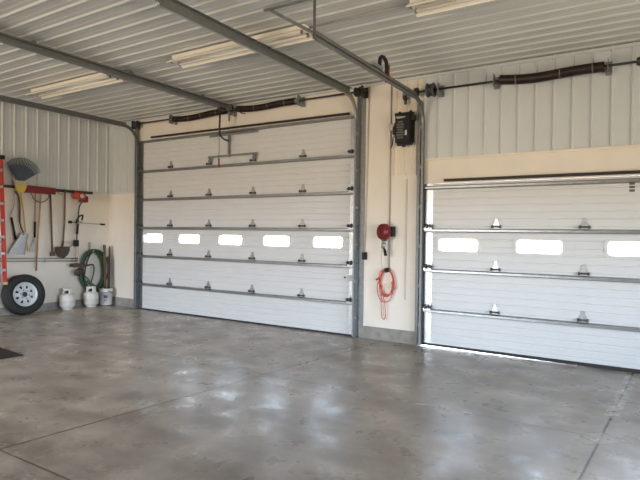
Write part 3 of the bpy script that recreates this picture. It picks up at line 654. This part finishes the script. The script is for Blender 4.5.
# fork
t = thing('hand_cultivator', (0.08, -1.74, 1.25), 'thin long tool with black grip and pale prongs behind the broom handle', 'tool')
MB().tube([(0.05, -1.725, 2.47), (0.05, -1.73, 1.84)], 0.010, 8).build('shaft', M['wood'], t)
MB().tube([(0.05, -1.73, 1.86), (0.05, -1.735, 1.54)], 0.02, 8).build('grip', M['black'], t)
for dy in (-0.05, 0.0, 0.05): MB().tube(smoothpath([(0.05, -1.737, 1.54), (0.055, -1.76 + dy * 0.4, 1.46), (0.06, -1.78 + dy, 1.36), (0.06, -1.785 + dy, 1.25)]), 0.006, 6).build('prong', M['alu'], t)

# hoe / straight handle
t = thing('garden_hoe', (0.08, -1.4, 1.17), 'long dark-handled tool hung between the broom and the spade', 'tool')
MB().tube([(0.08, -1.435, 2.42), (0.08, -1.405, 1.8), (0.08, -1.38, 1.22)], 0.019, 8).build('handle', M['darkwood'], t)
MB().box((0.055, -1.42, 1.16), (0.10, -1.33, 1.24)).build('end_cap', M['darkwood'], t)
MB().tube(smoothpath([(0.045, -1.29, 2.51), (0.13, -1.29, 2.47), (0.14, -1.24, 2.43), (0.13, -1.20, 2.46)]), 0.006, 6).build('hanging_hook', M['darksteel'], t)
MB().tube([(0.05, -1.435, 2.5), (0.09, -1.435, 2.41)], 0.007, 6).build('hanging_hook', M['darksteel'], t)

# round point shovel
t = thing('round_shovel', (0.09, -1.15, 1.1), 'round-point shovel with brown blade and long dark handle', 'shovel')
MB().tube(smoothpath([(0.09, -1.12, 2.52), (0.09, -1.125, 1.95), (0.09, -1.15, 1.50), (0.10, -1.17, 1.40)]), 0.018, 8).build('handle', M['darkwood'], t)
MB().tube([(0.10, -1.155, 1.48), (0.105, -1.185, 1.33)], [0.02, 0.026], 8).build('socket', M['rust'], t)
n = 9; rows = []
for i, (z, w) in enumerate(((1.355, 0.13), (1.34, 0.165), (1.27, 0.165), (1.20, 0.135), (1.145, 0.085), (1.105, 0.02))):
    rows.append([(0.11 + 0.03 * (1 - (2 * k / (n - 1) - 1) ** 2) * -1 + 0.012 * i / 5, -1.18 + w * (2 * k / (n - 1) - 1), z) for k in range(n)])
vs = [p for r_ in rows for p in r_]; vs2 = [(x - 0.004, y, z) for x, y, z in vs]; fs = []
for i in range(5):
    for k in range(n - 1): fs.append((i * n + k, i * n + k + 1, (i + 1) * n + k + 1, (i + 1) * n + k))
N_ = len(vs); edge = [k for k in range(n)] + [i * n + n - 1 for i in range(1, 6)] + [5 * n + k for k in range(n - 2, -1, -1)] + [i * n for i in range(4, 0, -1)]
f2 = [tuple(q + N_ for q in f[::-1]) for f in fs] + [(edge[k], edge[(k + 1) % len(edge)], edge[(k + 1) % len(edge)] + N_, edge[k] + N_) for k in range(len(edge))]
MB().add(vs + vs2, fs + f2, False).build('blade', M['rust'], t)
for y in (-1.08, -1.16):
    b = MB(); peg(b, y); b.build('hanging_hook', M['darksteel'], t)

# string trimmer
t = thing('string_trimmer', (0.13, -0.85, 0.75), 'orange string trimmer hung engine up at the right end of the rail', 'trimmer')
e = MB().box((0.08, -0.96, 2.36), (0.24, -0.72, 2.50)).build('engine_cover', M['orange'], t, bevel=0.03)
MB().box((0.07, -0.80, 2.30), (0.22, -0.655, 2.44)).box((0.1, -0.93, 2.49), (0.2, -0.76, 2.545)).build('fuel_tank', M['red'], t, bevel=0.02)
MB().tube([(0.245, -0.83, 2.43), (0.262, -0.83, 2.43)], 0.045, 12).build('starter_cap', M['palelabel'], t)
MB().tube(smoothpath([(0.15, -0.76, 2.32), (0.14, -0.82, 2.20), (0.13, -0.84, 1.95), (0.13, -0.865, 1.6), (0.13, -0.86, 1.40)]), 0.015, 8).build('upper_shaft', M['darksteel'], t)
MB().tube([(0.13, -0.86, 1.46), (0.15, -0.845, 1.17), (0.19, -0.84, 0.93)], 0.013, 8).build('lower_shaft', M['beige'], t)
MB().tube(smoothpath([(0.14, -0.84, 1.90), (0.20, -0.93, 1.86), (0.24, -0.90, 1.98), (0.23, -0.80, 2.02), (0.16, -0.77, 1.92)]), 0.017, 8).build('loop_handle', M['black'], t)
MB().tube([(0.15, -0.90, 1.84), (0.16, -0.78, 1.88)], 0.02, 8).build('handle_clamp', M['alu'], t)
MB().tube([(0.13, -0.845, 1.88), (0.13, -0.865, 1.62)], 0.026, 8).build('grip', M['black'], t)
MB().box((0.10, -0.935, 1.35), (0.16, -0.83, 1.49)).build('coupling', M['black'], t, bevel=0.01)
MB().prism([(-1.06, 0.93), (-1.03, 0.99), (-0.90, 1.0), (-0.78, 0.98), (-0.645, 0.965), (-0.66, 0.93), (-0.80, 0.90), (-0.95, 0.91)], (0.16, 0, 0), (0, 1, 0), (0, 0, 1), (0.09, 0, 0)).build('guard', M['rust'], t)
MB().lathe([(0.0, 0), (0.075, 0.0), (0.085, 0.02), (0.085, 0.05), (0.04, 0.08), (0, 0.085)], (0.20, -0.875, 0.82), (0.7, -0.3, -0.5), 20).tube([(0.19, -0.84, 0.93), (0.20, -0.87, 0.82)], 0.022, 8).build('trimmer_head', M['rust'], t)

# horizontal rod and poles on pegs
t = thing('slim_rod', (0.05, -0.56, 1.85), 'thin horizontal rod with black ends behind the string trimmer', 'rod')
MB().tube([(0.05, -0.98, 1.872), (0.05, -0.17, 1.838)], 0.008, 8).build('rod', M['pole'], t)
MB().tube([(0.05, -1.0, 1.873), (0.05, -0.94, 1.871)], 0.03, 10).build('end_knob', M['black'], t)
MB().tube([(0.05, -0.24, 1.841), (0.05, -0.13, 1.836)], 0.02, 10).build('end_knob', M['black'], t)
MB().tube([(0.0, -0.55, 1.854), (0.05, -0.55, 1.854)], 0.007, 6).build('wall_clip', M['black'], t)
for (za, zb, lab) in ((1.135, 1.09, 'upper of two thin grey poles lying level along the left wall'), (1.085, 1.035, 'lower of two thin grey poles lying level along the left wall')):
    t = thing('wall_pole', (0.03, -1.6, za), lab, 'pole', 'grey poles on the left wall')
    MB().tube([(0.03, -3.0, za + 0.02), (0.03, -0.75, zb)], 0.013, 8).build('pole', M['pole'], t)
    for y in (-2.8, -1.5, -0.9): zz = za + 0.02 + (zb - za - 0.02) * (y + 3.0) / 2.25; MB().tube([(0.0, y, zz - 0.018), (0.045, y, zz - 0.018)], 0.005, 6).build('peg', M['darksteel'], t)
t = thing('wall_bracket', (0.02, -0.92, 1.3), 'small bright metal bracket on the wall below the trimmer coupling', 'bracket')
MB().bar((0.02, -1.03, 1.30), (0.04, -0.92, 1.38), 0.01, 0.03).build('arm', M['pole'], t)
MB().bar((0.02, -1.03, 1.46), (0.03, -0.98, 1.40), 0.01, 0.03).build('plate', M['alu'], t)

# stepladder hung on the wall
t = thing('stepladder', (0.25, -2.7, 0.64), 'red fibreglass stepladder with silver steps hung at the left edge', 'ladder')
def rail(y0, y1, x, name='front_rail'):
    MB().bar((x, y0, 0.70), (x, y1, 3.02), 0.085, 0.04, (0, 1, 0)).build(name, M['redfiber'], t)
def ry(z): return (z - 0.66) / 2.36
rail(-2.42, -2.51, 0.27); rail(-3.00, -2.86, 0.27)
rail(-2.47, -2.53, 0.13, 'rear_rail'); rail(-2.94, -2.85, 0.13, 'rear_rail')
for k in range(7):
    z = 0.93 + 0.31 * k; ya = -2.425 - 0.09 * ry(z); yb = -2.98 + 0.14 * ry(z)
    MB().box((0.225, yb, z - 0.018), (0.325, ya - 0.0, z + 0.03)).build('step', M['alu'], t)
    br = MB(); br.bar((0.27, ya - 0.02, z - 0.11), (0.27, ya - 0.13, z - 0.01), 0.02, 0.008); br.build('step_brace', M['alu'], t)
MB().box((0.09, -2.91, 3.0), (0.33, -2.46, 3.075)).build('top_cap', M['black'], t, bevel=0.01)
for y in (-2.415, -3.005): MB().box((0.225, y - 0.025, 0.66), (0.315, y + 0.025, 0.71)).build('foot', M['beige'], t)
for k in range(4):
    z = 1.1 + 0.5 * k; MB().box((0.115, -2.95, z), (0.145, -2.52, z + 0.02)).build('rear_spreader', M['alu'], t)
MB().tube([(0.045, -2.7, 2.53), (0.20, -2.7, 2.53), (0.22, -2.7, 2.57)], 0.01, 8).build('hanging_hook', M['darksteel'], t)

# spare tyre
t = thing('spare_tyre', (0.3, -2.0, 0), 'black trailer tyre on a white spoke wheel leaning on the left wall', 'tyre')
n_ = Vector((0.985, -0.03, 0.17)).normalized(); RW = 0.39
c0 = Vector((0.235, -2.05, RW * 0.99 + 0.006))
tp = [(0.235, -0.07), (0.25, -0.095), (0.30, -0.108), (0.35, -0.10), (0.378, -0.085), (0.388, -0.07)]
for k in range(5):
    a = -0.066 + 0.028 * k; tp += [(0.39, a), (0.39, a + 0.02), (0.381, a + 0.022), (0.381, a + 0.026)]
tp += [(0.388, 0.072), (0.378, 0.085), (0.35, 0.10), (0.30, 0.108), (0.25, 0.095), (0.235, 0.07), (0.228, 0.0), (0.235, -0.07)]
MB().lathe(tp, c0, n_, 48).build('tyre', M['rubber'], t)
w = MB(); w.lathe([(0.236, -0.07), (0.236, 0.075), (0.226, 0.082), (0.214, 0.07), (0.205, 0.02), (0.20, -0.06), (0.236, -0.07)], c0, n_, 48)
rim = w.build('rim', M['wheel'], t)
# spoked disc: ring, hub ring and eight wide spokes with openings between
u_ = n_.orthogonal().normalized(); v_ = n_.cross(u_)
d = MB()
def disc_pt(r, a, h): return c0 + n_ * h + (u_ * math.cos(a) + v_ * math.sin(a)) * r
d.lathe([(0.172, 0.028), (0.206, 0.03), (0.206, 0.02), (0.172, 0.018), (0.172, 0.028)], c0, n_, 48)
d.lathe([(0.05, 0.052), (0.105, 0.05), (0.118, 0.042), (0.118, 0.032), (0.05, 0.036), (0.05, 0.052)], c0, n_, 48)
for k in range(8):
    a = 2 * PI * k / 8; wi, wo = 0.30, 0.235
    top = [disc_pt(0.112, a - wi, 0.046), disc_pt(0.112, a + wi, 0.046), disc_pt(0.178, a + wo, 0.027), disc_pt(0.178, a - wo, 0.027)]
    bot = [p - n_ * 0.01 for p in top]
    d.add(top + bot, [(0, 1, 2, 3), (7, 6, 5, 4), (0, 4, 5, 1), (1, 5, 6, 2), (2, 6, 7, 3), (3, 7, 4, 0)])
d.build('spoke_disc', M['wheel'], t)
MB().lathe([(0.22, -0.02), (0.0, -0.02)], c0, n_, 32).build('wheel_back', M['black'], t)
MB().lathe([(0.0, 0.06), (0.04, 0.058), (0.052, 0.048), (0.052, 0.03), (0.0, 0.03)], c0, n_, 24).build('hub_bore', M['rust'], t)
for k in range(6):
    p = disc_pt(0.082, 2 * PI * k / 6, 0.046); MB().tube([p, p + n_ * 0.012], 0.011, 8).build('lug_hole', M['rust'], t)

# propane tanks
def propane(y, label, x=0.215):
    t = thing('propane_tank', (x, y, 0), label, 'gas tank', 'propane tanks by the left wall')
    MB().lathe([(0.0, 0.035), (0.10, 0.035), (0.140, 0.055), (0.152, 0.085), (0.153, 0.18), (0.156, 0.185), (0.156, 0.195), (0.153, 0.2), (0.152, 0.27), (0.14, 0.305), (0.105, 0.33), (0.0, 0.34)], (x, y, 0), n=32).build('body', M['tank'], t)
    MB().lathe([(0.098, 0.0), (0.105, 0.0), (0.105, 0.045), (0.098, 0.045), (0.098, 0.0)], (x, y, 0), n=28).build('foot_ring', M['tank'], t)
    cl = MB()
    for a0, a1, z0, z1 in ((0.25, 5.65, 0.32, 0.40), (0.1, 2 * PI + 0.05, 0.40, 0.44)):
        n = 20; vs = []
        for k in range(n + 1):
            a = a0 + (a1 - a0) * k / n - 0.6
            for r_ in (0.092, 0.099):
                for z in (z0, z1): vs.append((x + r_ * math.cos(a), y + r_ * math.sin(a), z))
        fs = []
        for k in range(n):
            o_ = 4 * k
            fs += [(o_, o_ + 4, o_ + 5, o_ + 1), (o_ + 2, o_ + 3, o_ + 7, o_ + 6), (o_ + 1, o_ + 5, o_ + 7, o_ + 3), (o_, o_ + 2, o_ + 6, o_ + 4)]
        fs += [(0, 1, 3, 2), (4 * n, 4 * n + 2, 4 * n + 3, 4 * n + 1)]
        cl.add(vs, fs)
    cl.build('collar', M['tank'], t)
    v = MB().tube([(x, y, 0.335), (x, y, 0.39)], 0.022, 10).build('valve', M['darksteel'], t)
    MB().tube([(x, y, 0.39), (x, y, 0.405)], 0.035, 12).build('valve_knob', M['black'], v)
    return t
propane(-1.125, 'white propane tank standing nearer the tyre')
propane(-0.60, 'white propane tank standing next to the bucket', 0.25)

# bucket with stakes
bx, by = 0.21, -0.205
t = thing('bucket', (bx, by, 0), 'white plastic bucket with a blue label in the corner', 'bucket')
MB().lathe([(0.0, 0.004), (0.13, 0.0), (0.133, 0.01), (0.146, 0.30), (0.152, 0.30), (0.152, 0.312), (0.147, 0.316), (0.148, 0.36), (0.153, 0.362), (0.153, 0.372), (0.145, 0.372), (0.142, 0.36), (0.128, 0.012), (0.0, 0.012)], (bx, by, 0), n=32).build('pail', M['bucket'], t)
def barrel(a0, a1, z0, z1, m, name):
    n = 6; f = MB(); vs = []
    for k in range(n + 1):
        a = a0 + (a1 - a0) * k / n
        for z in (z0, z1):
            rr = 0.1335 + 0.013 * z / 0.3 + 0.0008; vs += [(bx + rr * math.cos(a), by + rr * math.sin(a), z), (bx + (rr + 0.001) * math.cos(a), by + (rr + 0.001) * math.sin(a), z)]
    fs = []
    for k in range(n):
        o_ = 4 * k; fs += [(o_ + 1, o_ + 5, o_ + 7, o_ + 3), (o_, o_ + 2, o_ + 6, o_ + 4), (o_, o_ + 4, o_ + 5, o_ + 1), (o_ + 2, o_ + 3, o_ + 7, o_ + 6)]
    fs += [(0, 1, 3, 2), (4 * n, 4 * n + 2, 4 * n + 3, 4 * n + 1)]
    f.add(vs, fs); f.build(name, m, t)
barrel(-0.9, -0.35, 0.16, 0.225, M['bluelabel'], 'label'); barrel(-0.85, -0.4, 0.09, 0.14, M['pole'], 'small_print')
MB().tube([(bx + 0.155 * math.cos(a), by + 0.155 * math.sin(a), 0.335 - 0.09 * math.sin((a + 0.3) / 2.6 * PI)) for a in [-0.3 + 2.6 * k / 12 for k in range(13)]], 0.004, 6).build('bail_handle', M['darksteel'], t)
for i, (x0, y0, x1, y1, z1, w, m, lab) in enumerate(((0.235, -0.225, 0.19, -0.235, 1.34, 0.055, 'darkwood', 'tallest dark stake leaning in the bucket, by the hose'), (0.27, -0.175, 0.23, -0.165, 1.08, 0.045, 'rust', 'middle rusty stake of those standing in the bucket'), (0.22, -0.125, 0.19, -0.10, 1.30, 0.03, 'rust', 'thin stake in the bucket closest to the corner'))):
    tag(MB().bar((x0, y0, 0.015), (x1, y1, z1), w, w * 0.6, (0, 1, 0)).build('stake', M[m]), lab, 'stake', 'stakes in the bucket')

# hose on its hook
t = thing('hose_hook', (0.03, -0.48, 1.25), 'small metal hose hook on the left wall above the green hose', 'hook')
MB().box((0.0, -0.505, 1.22), (0.012, -0.455, 1.44)).tube(smoothpath([(0.01, -0.48, 1.25), (0.09, -0.48, 1.215), (0.15, -0.48, 1.22), (0.16, -0.48, 1.27)]), 0.011, 8).build('hook', M['pole'], t)
t = thing('garden_hose', (0.09, -0.46, 0.33), 'green garden hose coiled on the wall above the propane tanks', 'hose')
HT = ((-0.45, 0.81, 0.34, 0.46), (-0.49, 0.80, 0.27, 0.42), (-0.40, 0.79, 0.31, 0.48), (-0.47, 0.84, 0.32, 0.42), (-0.42, 0.78, 0.22, 0.44), (-0.46, 0.86, 0.29, 0.39), (-0.44, 0.79, 0.345, 0.485), (-0.38, 0.80, 0.27, 0.45), (-0.46, 0.80, 0.25, 0.47))
P = winding(HT + (HT[0],), 36, lambda q, th, cy, cz, a, b: (0.09 + 0.045 * math.sin(q * 2.3), cy + a * math.sin(th) + 0.02 * math.sin(2 * th + q), cz + b * math.cos(th)))
MB().tube(P, 0.018, 8).build('coil', M['hose'], t)
MB().tube(smoothpath([(0.12, -0.60, 0.93), (0.15, -0.50, 0.95), (0.15, -0.46, 0.85), (0.15, -0.50, 0.65), (0.14, -0.55, 0.50)]), 0.0155, 8).build('loose_end', M['hose'], t)
MB().tube(smoothpath([(0.14, -0.66, 0.70), (0.16, -0.50, 0.52), (0.16, -0.34, 0.45), (0.14, -0.22, 0.55)]), 0.0155, 8).build('loose_end', M['hose'], t)
MB().tube(smoothpath([(0.14, -0.62, 0.60), (0.16, -0.46, 0.42), (0.16, -0.30, 0.50), (0.14, -0.18, 0.68)]), 0.0155, 8).build('loose_end', M['hose'], t)

# floor mat
m_ = MB().prism([(0, 0), (-0.10, -0.47 * 2.2), (-1.35, -0.95), (-1.25, 0.11)], (3.43, -3.79, 0.0005), (1, 0, 0), (0, 1, 0), (0, 0, 0.008))
tag(m_.build('floor_mat', M['mat']), 'dark brown flat floor mat at the left edge of the floor', 'mat')
# a dry leaf and crumbs of dirt on the floor
def leaf(x, y, s, label):
    P = [(0, 0), (s * 0.4, s * 0.35), (s, s * 0.2), (s * 0.7, -s * 0.1), (s * 0.95, -s * 0.45), (s * 0.3, -s * 0.35)]
    tag(MB().prism(P, (x, y, 0.0005), (1, 0, 0), (0, 1, 0), (0, 0, 0.006)).build('dry_leaf', M['wood']), label, 'leaf', 'dry leaves on the floor')
leaf(7.36, -3.16, 0.06, 'small brown dry leaf on the concrete floor near the middle')

LIFT = 0.0415
for o in list(COL.objects):
    if o.parent is None and o.name.split('.')[0] in ('spare_tyre', 'propane_tank', 'bucket', 'stake'): o.location.z += LIFT

# ------------------------------------------------------------------ daylight
w = bpy.data.worlds.new('daylight'); SC.world = w; w.use_nodes = True
nt = w.node_tree; bg = nt.nodes['Background']
tc = nt.nodes.new('ShaderNodeTexCoord'); sp = nt.nodes.new('ShaderNodeSeparateXYZ'); nt.links.new(tc.outputs['Generated'], sp.inputs[0])
mr = nt.nodes.new('ShaderNodeMapRange'); nt.links.new(sp.outputs[2], mr.inputs[0]); mr.inputs[1].default_value = -1; mr.inputs[2].default_value = 1
cr = nt.nodes.new('ShaderNodeValToRGB'); nt.links.new(mr.outputs[0], cr.inputs[0])
e = cr.color_ramp.elements
e[0].position = 0.0; e[0].color = (0.62, 0.49, 0.35, 1)      # sunlit gravel
e[1].position = 1.0; e[1].color = (0.36, 0.52, 0.80, 1)      # zenith
for p, c in ((0.494, (0.66, 0.52, 0.37)), (0.503, (1.08, 1.18, 1.30)), (0.62, (0.90, 1.08, 1.32))):
    k = e.new(p); k.color = (*c, 1)
nt.links.new(cr.outputs[0], bg.inputs['Color']); bg.inputs['Strength'].default_value = 14.0
def portal(name, loc, d, w_, h_):
    ld = bpy.data.lights.new(name, 'AREA'); ld.shape = 'RECTANGLE'; ld.size = w_; ld.size_y = h_; ld.cycles.is_portal = True
    lo = bpy.data.objects.new(name, ld); COL.objects.link(lo); lo.location = loc; lo.rotation_euler = Vector(d).to_track_quat('-Z', 'Y').to_euler()
portal('doorway_portal', ((OX0 + OX1) / 2, YB - 0.12, OZ / 2), (0, 1, 0), OX1 - OX0, OZ)
portal('window_portal', (XR + 0.12, (WY0 + WY1) / 2, (WZ0 + WZ1) / 2), (-1, 0, 0), WY1 - WY0, WZ1 - WZ0)

# ------------------------------------------------------------------ camera
cd = bpy.data.cameras.new('camera'); cam = bpy.data.objects.new('camera', cd); COL.objects.link(cam); SC.camera = cam
A = Vector((0.84709373, 0.5312804, 0.01316643)); B = Vector((-0.01729625, 0.00279916, 0.99984649)); F = Vector((-0.53116198, 0.84719142, -0.01156031))
cam.matrix_world = Matrix(((A.x, B.x, -F.x, 10.5723), (A.y, B.y, -F.y, -7.7173), (A.z, B.z, -F.z, 1.6902), (0, 0, 0, 1)))
cd.sensor_width = 36; cd.lens = 530.07 / 640 * 36; cd.clip_start = 0.05

SC.view_settings.view_transform = 'Standard'; SC.view_settings.look = 'None'; SC.view_settings.gamma = 1; SC.view_settings.use_curve_mapping = False
SC.view_settings.exposure = 0.68
cy = SC.cycles
cy.max_bounces = 10; cy.diffuse_bounces = 7; cy.glossy_bounces = 4; cy.transparent_max_bounces = 8; cy.use_denoising = True
cy.sample_clamp_indirect = 8; cy.caustics_reflective = False
